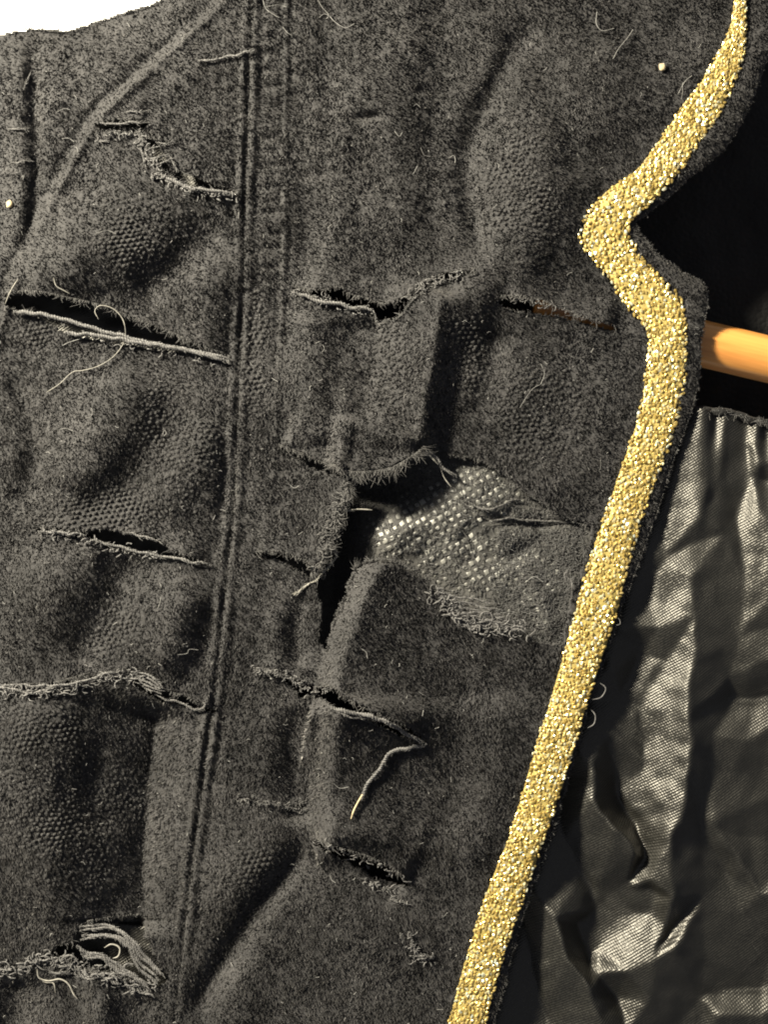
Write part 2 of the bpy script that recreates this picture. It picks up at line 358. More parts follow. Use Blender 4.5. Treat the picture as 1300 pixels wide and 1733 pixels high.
def tear_mask(X, Y):
    m = np.zeros(X.shape, bool)
    jit = 2.6*vnoise(X, Y, 7, 11)+1.5*vnoise(X, Y, 15, 12)
    for sdef in SLITS.values():
        p = np.array(sdef['p'], float); d, t, s = pdist(X, Y, p)
        L_ = np.r_[0, np.cumsum(np.linalg.norm(np.diff(p[:, :2], axis=0), axis=1))]; L_ /= L_[-1]
        wd = np.interp(t, L_, p[:, 2])
        wd = wd*1.3+1.0*sm(0, .06, np.minimum(t, 1-t))
        m |= (d < wd+jit*np.minimum(1, wd/5))&(t > 0.002)&(t < 0.998)
    jx = 4*vnoise(X, Y, 9, 13); jy = 4*vnoise(X, Y, 9, 14)
    for poly in HOLES.values(): m |= inpoly(X+jx, Y+jy, poly)
    return m

jacket = bpy.data.objects.new('jacket', None); COL.objects.link(jacket)
tag(jacket, 'torn black velvet jacket with glittering gold braid along its open front edge', 'jacket')

ST = 3.0
gx = np.arange(-130, 1352, ST); gy = np.arange(-130, 1866, ST)
GX, GY = np.meshgrid(gx, gy)
GH = front_height(GX, GY)
outline = EDGE+SHOULDER
jo = 2.0*vnoise(GX, GY, 6, 21)
INS = inpoly(GX+jo*0.6, GY+jo, [*EDGE, (-150,1900), *SHOULDER])
TEAR = tear_mask(GX, GY)
KEEP = INS & ~TEAR
dA, tA, sA = pdist(GX, GY, SEAM_ARM); dB, tB, sB = pdist(GX, GY, SEAM_SIDE)
SLEEVE = sA > 0
SIDE = (sB > 0) & ~SLEEVE          # line runs downwards: + is on the left
def sample(F, x, y):
    fx = np.clip((np.asarray(x, float)-gx[0])/ST, 0, len(gx)-1.001); fy = np.clip((np.asarray(y, float)-gy[0])/ST, 0, len(gy)-1.001)
    i = fx.astype(int); j = fy.astype(int); u = fx-i; v = fy-j
    return (F[j, i]*(1-u)+F[j, i+1]*u)*(1-v)+(F[j+1, i]*(1-u)+F[j+1, i+1]*u)*v
def near(F, x, y):
    i = np.clip(np.rint((np.asarray(x)-gx[0])/ST).astype(int), 0, len(gx)-1); j = np.clip(np.rint((np.asarray(y)-gy[0])/ST).astype(int), 0, len(gy)-1)
    return F[j, i]
P3 = at(GX, GY, GH)
du = np.gradient(P3, axis=1); dv = np.gradient(P3, axis=0)
NR = np.cross(du, dv); NR /= np.linalg.norm(NR, axis=2, keepdims=True)
NR *= np.where(NR[..., 1:2] > 0, -1, 1)

def sheet(name, P, keepv, mat, parent, thick=6.0):
    """grid points P (rows, cols, 3) with a vertex mask -> one sheet with turned-back edges"""
    idx = np.arange(P.shape[0]*P.shape[1]).reshape(P.shape[:2])
    k = keepv
    f = k[:-1, :-1]&k[1:, :-1]&k[1:, 1:]&k[:-1, 1:]
    F = np.stack([idx[:-1, :-1][f], idx[1:, :-1][f], idx[1:, 1:][f], idx[:-1, 1:][f]], 1)
    V = P.reshape(-1, 3)
    # boundary edges -> a strip into the depth (thickness of the cloth)
    E = np.vstack([F[:, [0, 1]], F[:, [1, 2]], F[:, [2, 3]], F[:, [3, 0]]])
    nV = len(V); key = np.minimum(E[:, 0], E[:, 1]).astype(np.int64)*nV+np.maximum(E[:, 0], E[:, 1])
    u, inv, cnt = np.unique(key, return_inverse=True, return_counts=True)
    B = E[cnt[inv] == 1]
    bv = np.unique(B); mp = np.full(nV, -1); mp[bv] = nV+np.arange(len(bv))
    V2 = V[bv].copy(); V2[:, 1] += thick*S
    F2 = np.stack([B[:, 1], B[:, 0], mp[B[:, 0]], mp[B[:, 1]]], 1)
    V = np.vstack([V, V2]); F = np.vstack([F, F2])
    used = np.unique(F); rm = np.full(len(V), -1); rm[used] = np.arange(len(used))
    return mesh_obj(name, V[used], rm[F], mat, parent)

def region(mask):
    m = mask.copy()                 # grow by one so that neighbouring panels meet in the seam groove
    m[1:] |= mask[:-1]; m[:, 1:] |= mask[:, :-1]; m[1:, 1:] |= mask[:-1, :-1]
    return m
parts = {}
for nm, reg in (('sleeve', SLEEVE), ('side_panel', SIDE), ('front_panel', ~SLEEVE & ~SIDE)):
    parts[nm] = sheet(nm, P3, region(reg) & KEEP, M_VEL, jacket)
parts['sleeve']['label'] = 'black velvet sleeve head above the slanting armhole seam'
parts['side_panel']['label'] = 'black velvet side panel with four ladder tears'
parts['front_panel']['label'] = 'black velvet front panel with a large hole showing dotted interfacing'

# ------------------------------------------------------------------ pile: short fibres in tufts
def fibres(x, y, base_h, nrm, tip_off, width, name, mat, parent):
    n = len(x); A = at(x, y, base_h)
    T = A+tip_off
    ax = T-A; r = rng.normal(size=(n, 3)); side = np.cross(ax, r); side /= np.linalg.norm(side, axis=1, keepdims=True)+1e-12
    wv = side*(width*S/2)[:, None]
    V = np.stack([A-wv, A+wv, T], 1).reshape(-1, 3)
    rnd = np.repeat(rng.uniform(0, 1, n), 3)
    nn = nrm+0.22*rng.normal(size=(n, 3)); nn /= np.linalg.norm(nn, axis=1, keepdims=True)
    o = mesh_obj(name, V, np.arange(3*n).reshape(-1, 3), mat, parent, attrs={'rnd': rnd, 'nrm': np.repeat(nn, 3, axis=0)})
    return tag(o, kind='stuff')

pit = 10.2; ang = math.radians(-9)
iu, iv = np.meshgrid(np.arange(-260, 260), np.arange(-260, 260))
uu = (iu+0.5*(iv % 2))*pit; vv = iv*pit*0.8
tx = CX+uu*math.cos(ang)-vv*math.sin(ang); ty = CY+uu*math.sin(ang)+vv*math.cos(ang)
tx = tx.ravel(); ty = ty.ravel()
ok = (tx > -120)&(tx < 1345)&(ty > -120)&(ty < 1860); tx, ty = tx[ok], ty[ok]
# the rows of tufts read only where the cloth is stretched; elsewhere the nap is brushed out
knit = np.clip(0.12+0.35*vnoise(tx, ty, 110, 31), 0, 1)
for kx, ky_, rx, ry in ((240,400,130,80),(290,760,90,130),(190,860,130,60),(60,560,60,60),(150,900,120,40),(120,1380,150,140),(200,1060,70,90),(880,330,70,160),(670,620,90,90),(790,600,50,110),(920,700,110,120),(60,1240,90,60),(420,1480,70,90),(430,600,30,200)):
    knit = np.maximum(knit, 1.05*np.exp(-(((tx-kx)/rx)**2+((ty-ky_)/ry)**2)))
knit = np.clip(knit*(0.8+0.35*vnoise(tx, ty, 45, 34)), 0, 1)
jt = 0.7+4.6*(1-knit)
tx = tx+rng.normal(size=len(tx))*jt*0.75+3*vnoise(tx, ty, 60, 32); ty = ty+rng.normal(size=len(tx))*jt*0.75+3*vnoise(tx, ty, 60, 33)
ok = near(KEEP, tx, ty); tx, ty, knit = tx[ok], ty[ok], knit[ok]
dm = (knit > 0.42)
def domes(x, y, k, name, parent):
    n = len(x); th = np.arange(6)/6*2*math.pi; hgt = surf0(x, y); V = []
    r0 = rng.uniform(3.3, 4.7, n); top = rng.uniform(2.6, 4.4, n)*np.clip((k-.3)*1.7, .35, 1)
    for rr, hh in ((1.0, -1.5), (0.86, 0.45), (0.45, 0.92)):
        V.append(at(x[:, None]+r0[:, None]*rr*np.cos(th)*1.08, y[:, None]+r0[:, None]*rr*np.sin(th)*.9, hgt[:, None]+top[:, None]*hh))
    V.append(at(x, y, hgt+top)[:, None])
    V = np.concatenate(V, 1); F = []
    for l in range(2):
        for q in range(6): a_, b_ = l*6+q, l*6+(q+1) % 6; F += [(a_, b_, b_+6), (a_, b_+6, a_+6)]
    for q in range(6): F.append((12+q, 12+(q+1) % 6, 18))
    F = np.array(F); return tag(mesh_obj(name, V.reshape(-1, 3), (np.arange(n)[:, None, None]*19+F[None]).reshape(-1, 3), M_VEL, parent), kind='stuff')
surf0 = lambda x, y: sample(GH, x, y)
dA_ = near(SLEEVE, tx, ty); dB_ = near(SIDE, tx, ty)&~dA_; dC_ = ~dA_&~dB_
for nm_, q_ in (('side_panel', dB_&dm), ('front_panel', dC_&dm)): domes(tx[q_], ty[q_], knit[q_], 'tufts', parts[nm_])
K = 20
fx = np.repeat(tx, K); fy = np.repeat(ty, K); kn = np.repeat(knit, K)
spread = 1.7+3.6*(1-kn)
fx = fx+rng.normal(size=len(fx))*spread; fy = fy+rng.normal(size=len(fx))*spread
ok = near(KEEP, fx, fy); fx, fy, kn = fx[ok], fy[ok], kn[ok]
fh = near(GH, fx, fy)*0.5+sample(GH, fx, fy)*0.5
fn = near(NR, fx, fy)
lean = np.stack([2.2*vnoise(fx, fy, 55, 41)-0.8, np.zeros(len(fx)), -1.8+2.0*vnoise(fx, fy, 45, 42)], 1)
off = (fn*rng.uniform(1.6, 3.8, (len(fx), 1))+lean*0.9+rng.normal(size=(len(fx), 3))*1.5)*S
selA = near(SLEEVE, fx, fy); selB = near(SIDE, fx, fy)&~selA; selC = ~selA&~selB
for nm, s_ in (('sleeve', selA), ('side_panel', selB), ('front_panel', selC)):
    fibres(fx[s_], fy[s_], fh[s_], fn[s_], off[s_], rng.uniform(1.3, 2.8, s_.sum()), 'pile', M_PILE, parts[nm])

# ------------------------------------------------------------------ strands: hairs, threads, twisted yarns
def tubes(curves, radii, name, mat, parent, sides=4):
    V = []; F = []; b0 = 0
    for C, r in zip(curves, radii):
        C = np.asarray(C); n = len(C); r = np.broadcast_to(np.asarray(r, float), (n,))
        tg = np.gradient(C, axis=0); tg /= np.linalg.norm(tg, axis=1, keepdims=True)+1e-12
        up = np.array([0.13, -1, 0.21]); a = np.cross(tg, up); a /= np.linalg.norm(a, axis=1, keepdims=True)+1e-12; b_ = np.cross(tg, a)
        th = np.arange(sides)/sides*2*math.pi
        ring = C[:, None]+r[:, None, None]*(np.cos(th)[None, :, None]*a[:, None]+np.sin(th)[None, :, None]*b_[:, None])
        V.append(ring.reshape(-1, 3))
        i, j = np.meshgrid(np.arange(n-1), np.arange(sides), indexing='ij'); j2 = (j+1) % sides
        F.append(b0+np.stack([i*sides+j, i*sides+j2, (i+1)*sides+j2, (i+1)*sides+j], -1).reshape(-1, 4)); b0 += n*sides
    return mesh_obj(name, np.vstack(V), np.vstack(F), mat, parent)

def surf(x, y): return near(GH, x, y)
def twisted(pts, rad, name, mat, parent, lift=4.0, pitch=11.0, fuzz=1.0, follow=True):
    """two plies twisted round each other plus stray hairs; pts (x, y[, extra height])"""
    p = np.array([(q[0], q[1], q[2] if len(q) > 2 else 0.0) for q in pts], float)
    c = resample(p, 2.5); n = len(c)
    c[:, 0] += 2.2*vnoise(c[:, 0], c[:, 1], 13, 51); c[:, 1] += 2.6*vnoise(c[:, 0], c[:, 1], 15, 52)
    h0 = surf(c[:, 0], c[:, 1]) if follow else np.zeros(n)
    ker = np.ones(9)/9; h0 = np.convolve(np.pad(h0, 4, 'edge'), ker, 'valid')
    h = h0+c[:, 2]+lift
    C = at(c[:, 0], c[:, 1], h)
    tg = np.gradient(C, axis=0); tg /= np.linalg.norm(tg, axis=1, keepdims=True)
    a = np.cross(tg, [0, -1, 0]); a /= np.linalg.norm(a, axis=1, keepdims=True); b_ = np.cross(tg, a)
    ph = np.arange(n)*2.5/pitch*2*math.pi
    tap = np.clip(np.minimum(np.arange(n), n-1-np.arange(n))/6.0, 0.35, 1)
    cs = []; rs = []
    for q in (0, math.pi):
        cs.append(C+0.62*rad*S*(np.cos(ph+q)[:, None]*a+np.sin(ph+q)[:, None]*b_)); rs.append(0.62*rad*S*tap)
    for i in range(int(n*0.5*fuzz)):
        k = random.randrange(n); d = rng.normal(size=3); d[1] = -abs(d[1]); d /= np.linalg.norm(d); l = rng.uniform(3, 8)*S
        q0 = C[k]; q1 = q0+d*l*0.5+tg[k]*l*0.3; q2 = q0+d*l*0.8+tg[k]*l*0.8
        cs.append(np.array([q0, q1, q2])); rs.append(np.array([.5, .4, .2])*S)
    return tubes(cs, rs, name, mat, parent, 5)
def hair(pts, r, name, mat, parent=None, lift=3.0, follow=True, z=0.0):
    p = np.array([(q[0], q[1], q[2] if len(q) > 2 else 0.0) for q in pts], float); c = resample(p, 3.0)
    h = (surf(c[:, 0], c[:, 1]) if follow else z)+c[:, 2]+lift
    h = np.convolve(np.pad(h, 3, 'edge'), np.ones(7)/7, 'valid')
    n = len(c); tap = np.clip(np.minimum(np.arange(n)+1, n-np.arange(n))/4.0, 0.4, 1)
    return tubes([at(c[:, 0], c[:, 1], h)], [r*S*tap], name, mat, parent, 5)

def fringe(line, direction, length, count, parent, name='frayed_edge', mat=None, r=0.62, clump=0.5, lift=0.0, inset=3.0, ref=None):
    """loose pile ends along a torn lip. direction +1: hangs below the line, -1: stands above it"""
    c = resample([(q[0], q[1]) for q in line], 1.5); n = len(c)
    tg = np.gradient(c, axis=0); tg /= np.linalg.norm(tg, axis=1, keepdims=True)
    nm = np.stack([-tg[:, 1], tg[:, 0]], 1)*direction       # y grows downwards
    cs = []; rs = []
    k0 = rng.integers(0, n, count//5+1); 
    for i in range(count):
        k = int(np.clip(k0[i//5]+rng.normal()*2.5, 0, n-1)); g = rng.normal()*0.35
        gg = (k0[i//5]*12.9898 % 1-0.5)*1.4*clump
        d = nm[k]+tg[k]*(g+gg); d /= np.linalg.norm(d)
        l = length*rng.uniform(0.25, 1.15)*(0.35+0.9*((k0[i//5]*78.233) % 1)**2)
        s0 = c[k]-nm[k]*inset
        q = surf(s0[0]-nm[k][0]*4, s0[1]-nm[k][1]*4)+lift
        bend = tg[k]*rng.normal()*l*0.4; pts = np.array([s0, s0+d*l*0.5+bend*.15, s0+d*l*.95+bend])
        hh = np.array([q, q+rng.uniform(0, 3), q+rng.normal()*3-1])
        cs.append(at(pts[:, 0], pts[:, 1], hh)); rs.append(np.array([r, r*0.8, r*0.35])*S)
    o = tubes(cs, rs, name, mat or M_FRINGE, parent, 3); return tag(o, kind='stuff')

FP, SP, SL = parts['front_panel'], parts['side_panel'], parts['sleeve']
def lip(name, side):
    p = np.array(SLITS[name]['p'], float); c = resample(p, 4)
    tg = np.gradient(c[:, :2], axis=0); tg /= np.linalg.norm(tg, axis=1, keepdims=True); nm = np.stack([-tg[:, 1], tg[:, 0]], 1)
    return c[:, :2]+side*nm*(c[:, 2:3]*1.3+1)
for nm, pr, cu, cd, lu, ld in (('shoulder', SP, 60, 70, 8, 9), ('shoulder_ladder', SP, 50, 60, 6, 8), ('shoulder_run', SP, 50, 160, 6, 11), ('left_upper', SP, 420, 240, 11, 7), ('left_mid', SP, 160, 260, 8, 9),
        ('left_low', SP, 150, 260, 8, 11), ('left_low_run', SP, 120, 80, 8, 6), ('front_upper', FP, 330, 330, 11, 9), ('trim_slit', FP, 230, 90, 11, 6),
        ('flap_side', FP, 150, 60, 11, 6), ('flap_left', FP, 160, 60, 10, 6), ('front_low', FP, 330, 200, 10, 7), ('front_bottom', FP, 240, 60, 9, 6)):
    fringe(lip(nm, -1), 1, lu*1.25, int(cu*1.25), pr, lift=1.0, clump=.9)
    fringe(lip(nm, 1), -1, ld*1.25, int(cd*1.25), pr, lift=1.0, clump=.9)
fringe([(555,787),(600,800),(660,794),(700,772),(718,757)], 1, 24, 620, FP, lift=1, clump=1)
fringe([(596,818),(576,862),(562,905),(548,948),(528,972)], -1, 22, 700, FP, lift=1, clump=1.0)
fringe([(597,962),(618,950),(660,948),(712,975),(745,1005),(770,1040),(800,1062),(838,1070),(868,1068),(905,1085),(950,1092)], -1, 14, 900, FP, lift=0)
fringe([(760,772),(800,777),(840,795),(882,830),(915,852),(955,880),(1000,893)], 1, 8, 200, FP, lift=0)
fringe([(600,958),(580,1010),(563,1050),(551,1100)], 1, 5, 120, FP)
fringe([(100,1604),(128,1592),(138,1566),(170,1556),(205,1552),(238,1549)], 1, 10, 160, SP)
fringe([(0,1636),(40,1640),(80,1622),(120,1640),(160,1642),(195,1652),(225,1668),(262,1674)], -1, 16, 420, SP, clump=.9)
fringe([(150,1143),(180,1136),(215,1140),(245,1152),(275,1165)], -1, 12, 260, SP, clump=.8)
fringe([(165,228),(205,226),(235,228),(262,235)], -1, 16, 120, SP, clump=.8)
fringe([(238,230),(248,262),(268,290),(300,305)], -1, 12, 160, SP, clump=.9)
fringe(SHOULDER[1:-1], -1, 7, 380, SL, name='sleeve_fuzz', lift=2)
fringe(EDGE[8:-1], -1, 6, 1500, FP, name='edge_fuzz', lift=-2)
fringe([(405,1352),(440,1358),(480,1364),(518,1370)], 1, 8, 70, FP, mat=M_YARN, inset=0, lift=4)
fringe([(625,1493),(650,1500),(665,1520),(690,1528)], 1, 9, 60, FP, mat=M_YARN, inset=0, lift=4)
fringe([(693,1578),(700,1610),(715,1628),(732,1622)], -1, 11, 130, FP, mat=M_YARN, inset=0, lift=4, clump=1)
fringe([(740,1002),(770,1030),(800,1052),(850,1062),(880,1058)], -1, 16, 200, FP, mat=M_YARN, lift=3, clump=1)
fringe([(430,1136),(460,1138),(488,1146)], 1, 10, 60, FP, mat=M_YARN, lift=3)

T = lambda pts, r, nm, pr, **k: twisted(pts, r*0.78, nm, M_YARN, pr, **{'fuzz': 2.2, 'pitch': 9.0, **k})
def loops(line, count, amp, parent, r=1.5, mat=None, lift=4.0):
    """tangle of short crinkled yarn ends along a torn edge"""
    c = resample(line, 2.0); cs = []; rs = []
    for i in range(int(count*.7)):
        k = random.randrange(len(c)); x, y = c[k]+rng.normal(size=2)*amp*np.array([.5, .45]); n = 9
        a0 = random.uniform(0, 6.28); turn = random.choice((-1, 1))*random.uniform(.5, 3.2); L_ = random.uniform(.6, 1.9)*amp
        an = a0+turn*np.linspace(0, 1, n)+.5*rng.normal(size=n)*.4
        xs = x+np.cumsum(np.cos(an))*L_/n; ys = y+np.cumsum(np.sin(an))*L_/n*.8
        h = surf(x, y)+lift+np.cumsum(rng.normal(size=n))*.7+rng.uniform(-1, 3)
        rr = r*random.uniform(.55, 1.1)*S; cs.append(at(xs, ys, h)); rs.append(rr*np.r_[.6, .9, np.ones(n-4), .8, .4]*(1+.25*np.sin(np.arange(n)*2.6)))
    return tag(tubes(cs, rs, 'frayed_loops', mat or M_YARN, parent, 4), kind='stuff')
loops([(-30,1160),(20,1170),(70,1172),(120,1166),(165,1150),(200,1142),(235,1150)], 240, 11, SP, 1.15)
loops([(60,900),(100,906),(150,914),(200,930),(260,940)], 110, 9, SP, 1.3)
loops([(255,296),(290,308),(330,322),(400,332)], 130, 9, SP, 1.4)
loops([(232,226),(245,250),(258,276),(272,296)], 60, 10, SP, 1.2)
loops([(170,228),(205,228),(240,230)], 40, 8, SP, 1.1)
loops([(100,548),(140,566),(180,578),(260,590),(370,612)], 90, 7, SP, 1.2)
loops([(-10,1640),(30,1640),(75,1622),(110,1632),(150,1648),(190,1656),(230,1672),(265,1670)], 230, 13, SP, 1.5)
loops([(500,494),(545,506),(590,520),(640,530)], 90, 8, FP, 1.2)
loops([(690,505),(720,482),(760,470),(800,464)], 90, 9, FP, 1.1)
loops([(590,820),(574,862),(560,905),(545,950),(530,968)], 170, 12, FP, 1.1, M_FRINGE)
loops([(735,1002),(765,1030),(800,1055),(850,1064),(895,1070)], 200, 14, FP, 1.3)
loops([(430,1136),(470,1140),(500,1152),(530,1172),(548,1168)], 90, 8, FP, 1.2)
loops([(620,1492),(650,1502),(668,1520),(690,1528)], 50, 8, FP, 1.0)
loops([(693,1578),(700,1605),(714,1626),(734,1620)], 70, 9, FP, 1.0)
loops([(405,1350),(440,1357),(480,1362),(518,1368)], 70, 8, FP, 1.0, M_FRINGE)
loops([(860,500),(900,512),(950,520)], 60, 8, FP, 1.1, M_FRINGE)
loops([(530,1420),(580,1442),(640,1466),(690,1492)], 60, 7, FP, 1.1)
# ladder yarns left hanging across the tears
T([(20,526),(70,532),(110,541),(160,557),(220,572),(290,588),(386,606)], 4.6, 'loose_yarn', SP, lift=8, pitch=8.5)
T([(110,562),(150,567),(210,575),(270,585),(330,597),(388,612)], 4.4, 'loose_yarn', SP, lift=9, pitch=8.5)
T([(62,899),(100,902),(140,905)], 2.8, 'loose_yarn', SP, lift=6)
T([(160,912),(200,926),(240,935),(280,943),(350,955)], 3.0, 'loose_yarn', SP, lift=6)
T([(215,902),(240,907),(268,918)], 2.6, 'loose_yarn', SP, lift=6)
T([(-40,1158),(10,1163),(50,1172),(90,1168)], 2.8, 'loose_yarn', SP, lift=5)
T([(0,1158),(60,1160),(120,1158),(170,1142),(200,1138)], 2.8, 'loose_yarn', SP, lift=6)
for k in range(5):
    T([(226+k*3,1136+k*6),(245+k*3,1140+k*7),(272-k,1158+k*4)], 2.2, 'loose_yarn', SP, lift=6, pitch=8)
T([(262,1176),(300,1190),(330,1202),(345,1196),(352,1182)], 2.4, 'loose_yarn', SP, lift=6)
for k in range(7):        # swirl of ladder yarns round the hole near the bottom
    a = k*7.0; J = lambda: random.uniform(-4, 4)
    if k < 4: q = [(136+J(),1570+a),(165+J(),1566+a*.95+J()),(197,1571+a*.6+J()),(224-k*2,1588+a*.7+J()),(246-k*5,1618+a*.5+J()),(276-k*4,1650+a*.5+J())]
    else: q = [(132+J(),1572+a),(150+J(),1582+a+J()),(176-k,1600+a*.6+J()),(198,1616+a*.6+J()),(226+J(),1632+a*.5),(262-k*3,1652+a*.4+J())]
    T(q, 2.9, 'loose_yarn', SP, lift=6+k*.5, pitch=8)
for k in range(26):
    x = random.uniform(78, 255); y = 1612+(x-78)*0.24+random.uniform(-6, 22); r_ = random.uniform(6, 15); a = random.uniform(0, 6.28); w_ = random.choice((-1, 1))*random.uniform(1.2, 2.6)
    T([(x+r_*math.cos(a+w_*u)*1.2, y+r_*math.sin(a+w_*u)*.8) for u in (0, .35, .7, 1.0)], 2.5, 'loose_yarn', SP, lift=5+random.uniform(0, 3), pitch=8)
T([(168,206),(195,210),(225,208),(244,207)], 2.4, 'loose_yarn', SP, lift=3)
T([(205,190),(225,191),(243,189)], 2.0, 'loose_yarn', SP, lift=3)
T([(163,220),(166,236),(174,240),(185,234)], 1.6, 'loose_yarn', SP, lift=4)
for x0, y0, x1, y1 in ((232,222,247,288),(236,220,241,250),(243,268,286,262),(250,278,290,268),(262,242,290,240),(246,252,275,246),(268,226,266,236),(285,262,300,290)):
    T([(x0,y0),((x0+x1)/2+2,(y0+y1)/2+2),(x1,y1)], 2.0, 'loose_yarn', SP, lift=4)
T([(270,296),(290,304),(320,318),(350,322),(400,330)], 3.6, 'loose_yarn', SP, lift=6)
T([(331,101),(360,101),(395,95),(430,85)], 2.6, 'loose_yarn', SP, lift=5)
for a in (((10,217),(30,218),(48,220)), ((18,273),(36,274),(52,271)), ((40,150),(46,138),(50,125))): T(a, 2.0, 'loose_yarn', SL, lift=4)
T([(496,492),(520,503),(548,510),(570,512),(590,521),(615,521),(632,528)], 4.2, 'loose_yarn', FP, lift=7)
T([(632,528),(638,545),(646,548)], 2.4, 'loose_yarn', FP, lift=5)
T([(715,476),(730,471),(745,478),(755,474)], 2.0, 'loose_yarn', FP, lift=5)
T([(560,1197),(590,1206),(625,1212),(660,1226),(690,1244),(716,1256)], 4.4, 'loose_yarn', FP, lift=7)
T([(572,1206),(600,1216),(640,1218)], 2.6, 'loose_yarn', FP, lift=6)
T([(722,1258),(700,1266),(672,1267),(655,1280),(640,1306),(622,1330),(612,1352)], 4.2, 'loose_yarn', FP, lift=6)
o = hair([(618,1338),(606,1358),(599,1372),(594,1386)], 1.7, 'loose_thread', M_CRUMB, FP, lift=6)
T([(708,757),(725,765),(740,775),(745,788),(755,797),(772,806)], 3.0, 'loose_yarn', FP, lift=16, follow=False)
hair([(712,760),(728,772),(742,786)], 1.6, 'loose_thread', M_THREAD, FP, follow=False, z=18)
hair([(745,788),(752,808),(764,824)], 1.0, 'loose_thread', M_THREAD, FP, follow=False, z=8)
T([(540,940),(556,918),(566,930),(567,945),(555,962),(538,978),(515,994),(496,1006)], 2.3, 'loose_thread', FP, lift=5, follow=False).data.materials[0] = M_THREAD
hair([(560,878),(580,866),(605,862),(630,863)], 1.3, 'loose_thread', M_THREAD, FP, follow=False, z=6)
for k in range(7):
    y = 1000+k*9
    T([(738+k*6,y),(765+k*7,y+10+random.uniform(-5,5)),(800+k*8,y+14+random.uniform(-6,6)),(835+k*6,y+20)], 1.8, 'loose_yarn', FP, lift=3)
T([(790,1050),(798,1066),(812,1056),(828,1052),(850,1060)], 3.0, 'loose_yarn', FP, lift=5)
T([(965,960),(955,975),(968,985),(960,1000)], 1.8, 'loose_yarn', FP, lift=6)
T([(492,1146),(500,1156),(512,1152)], 3.5, 'loose_yarn', FP, lift=6)
# long pale hairs
hair([(30,472),(18,492),(8,514)], 1.3, 'loose_thread', M_THREAD, SP, lift=5)
hair([(166,540),(160,526),(170,517),(190,522),(206,538),(212,560),(208,582),(190,605),(165,620),(140,627),(122,630),(100,650),(78,664)], 0.75, 'loose_thread', M_THREAD, SP, lift=7)
hair([(62,1640),(66,1655),(82,1660),(100,1657),(115,1665),(124,1682),(130,1690)], 1.3, 'loose_thread', M_THREAD, SP, lift=6)
hair([(62,1650),(75,1662),(90,1664),(93,1680)], 1.1, 'loose_thread', M_THREAD, SP, lift=5)
hair([(176,1604),(188,1598),(202,1604),(200,1618),(190,1622)], 1.4, 'loose_thread', M_THREAD, SP, follow=False, z=2)
hair([(90,470),(95,484),(108,492),(117,497)], 1.0, 'loose_thread', M_THREAD, SP, lift=4)
hair([(1003,1184),(1018,1180),(1026,1165),(1016,1156)], 1.1, 'loose_thread', M_YARN, FP, follow=False, z=2)
hair([(995,1232),(1006,1225),(1008,1210),(1000,1200)], 1.1, 'loose_thread', M_YARN, FP, follow=False, z=2)

# ------------------------------------------------------------------ gold braid
LR = [(1246,-90,1268,-90),(1244,0,1265,0),(1234,52,1263,62),(1205,107,1258,105),(1179,149,1244,140),(1148,190,1224,185),(1113,242,1191,236),(1078,287,1155,286),(1030,322,1113,334),(992,362,1070,374),(980,391,1066,385),(983,415,1073,408),(1015,454,1097,446),(1061,519,1135,481),(1094,558,1158,515),(1098,585,1164,560),(1092,631,1163,631),(1086,677,1153,684),(1065,754,1137,749),(1038,831,1108,822),(1000,941,1073,930),(974,1034,1042,1045),(934,1180,997,1180),(910,1253,977,1250),(882,1352,948,1345),(850,1445,914,1442),(816,1534,880,1540),(786,1633,850,1627),(759,1733,823,1733),(722,1860,788,1860)]
LR = np.array(LR, float)
mid = np.c_[(LR[:, 0]+LR[:, 2])/2, (LR[:, 1]+LR[:, 3])/2, LR]
mid = resample(mid, 4.2); Lp, Rp = mid[:, 2:4], mid[:, 4:6]; nS = len(mid); nC = 9
tt = np.linspace(0, 1, nC)
BX = Lp[:, None, 0]*(1-tt)+Rp[:, None, 0]*tt; BY = Lp[:, None, 1]*(1-tt)+Rp[:, None, 1]*tt
Hm = sample(GH, mid[:, 0], mid[:, 1]); Hm = np.convolve(np.pad(Hm, 8, 'edge'), np.ones(17)/17, 'valid')
def braid_h(ts, i): return Hm[i]+9.0+4.0*(1-(2*ts-1)**4)
BH = Hm[:, None]+3+2.6*(1-(2*tt[None]-1)**4)
BH[:, 0] -= 5; BH[:, -1] -= 5
Pb = at(BX, BY, BH)
trim = sheet('gold_trim', Pb, np.ones((nS, nC), bool), M_GOLDBASE, jacket, 2.0)
trim['label'] = 'gold glitter braid sewn along the front edge with a pointed notch'
# knitted lurex stitches: little faceted grains in slanting rows
ico = [(0,0,1)]+[(math.cos(k*math.pi*2/5)*.894, math.sin(k*math.pi*2/5)*.894, .447) for k in range(5)]+[(math.cos((k+.5)*math.pi*2/5)*.894, math.sin((k+.5)*math.pi*2/5)*.894, -.447) for k in range(5)]+[(0,0,-1)]
ico = np.array(ico); icof = []
for k in range(5):
    k2 = (k+1) % 5; icof += [(0,1+k,1+k2),(1+k,6+k,1+k2),(1+k2,6+k,6+k2),(11,6+k2,6+k)]
icof = np.array(icof)
gi = []; gt = []
rows = 13
for i in range(0, nS):
    for r_ in range(rows):
        if (i+r_*0) % 2 == 0 or rng.uniform() < 0.55:
            gi.append(np.clip(i+rng.normal()*0.5, 0, nS-1)); gt.append(np.clip((r_+0.5+rng.normal()*0.28)/rows, 0.0, 1.0))
gi = np.array(gi); gt = np.array(gt); ii = gi.astype(int); n = len(gi)
def ip(A): return A[ii]*(1-(gi-ii))[:, None]+A[np.minimum(ii+1, nS-1)]*(gi-ii)[:, None]
Lq, Rq = ip(Lp), ip(Rp); gxp = Lq[:, 0]*(1-gt)+Rq[:, 0]*gt; gyp = Lq[:, 1]*(1-gt)+Rq[:, 1]*gt
wid = np.linalg.norm(Rq-Lq, axis=1)
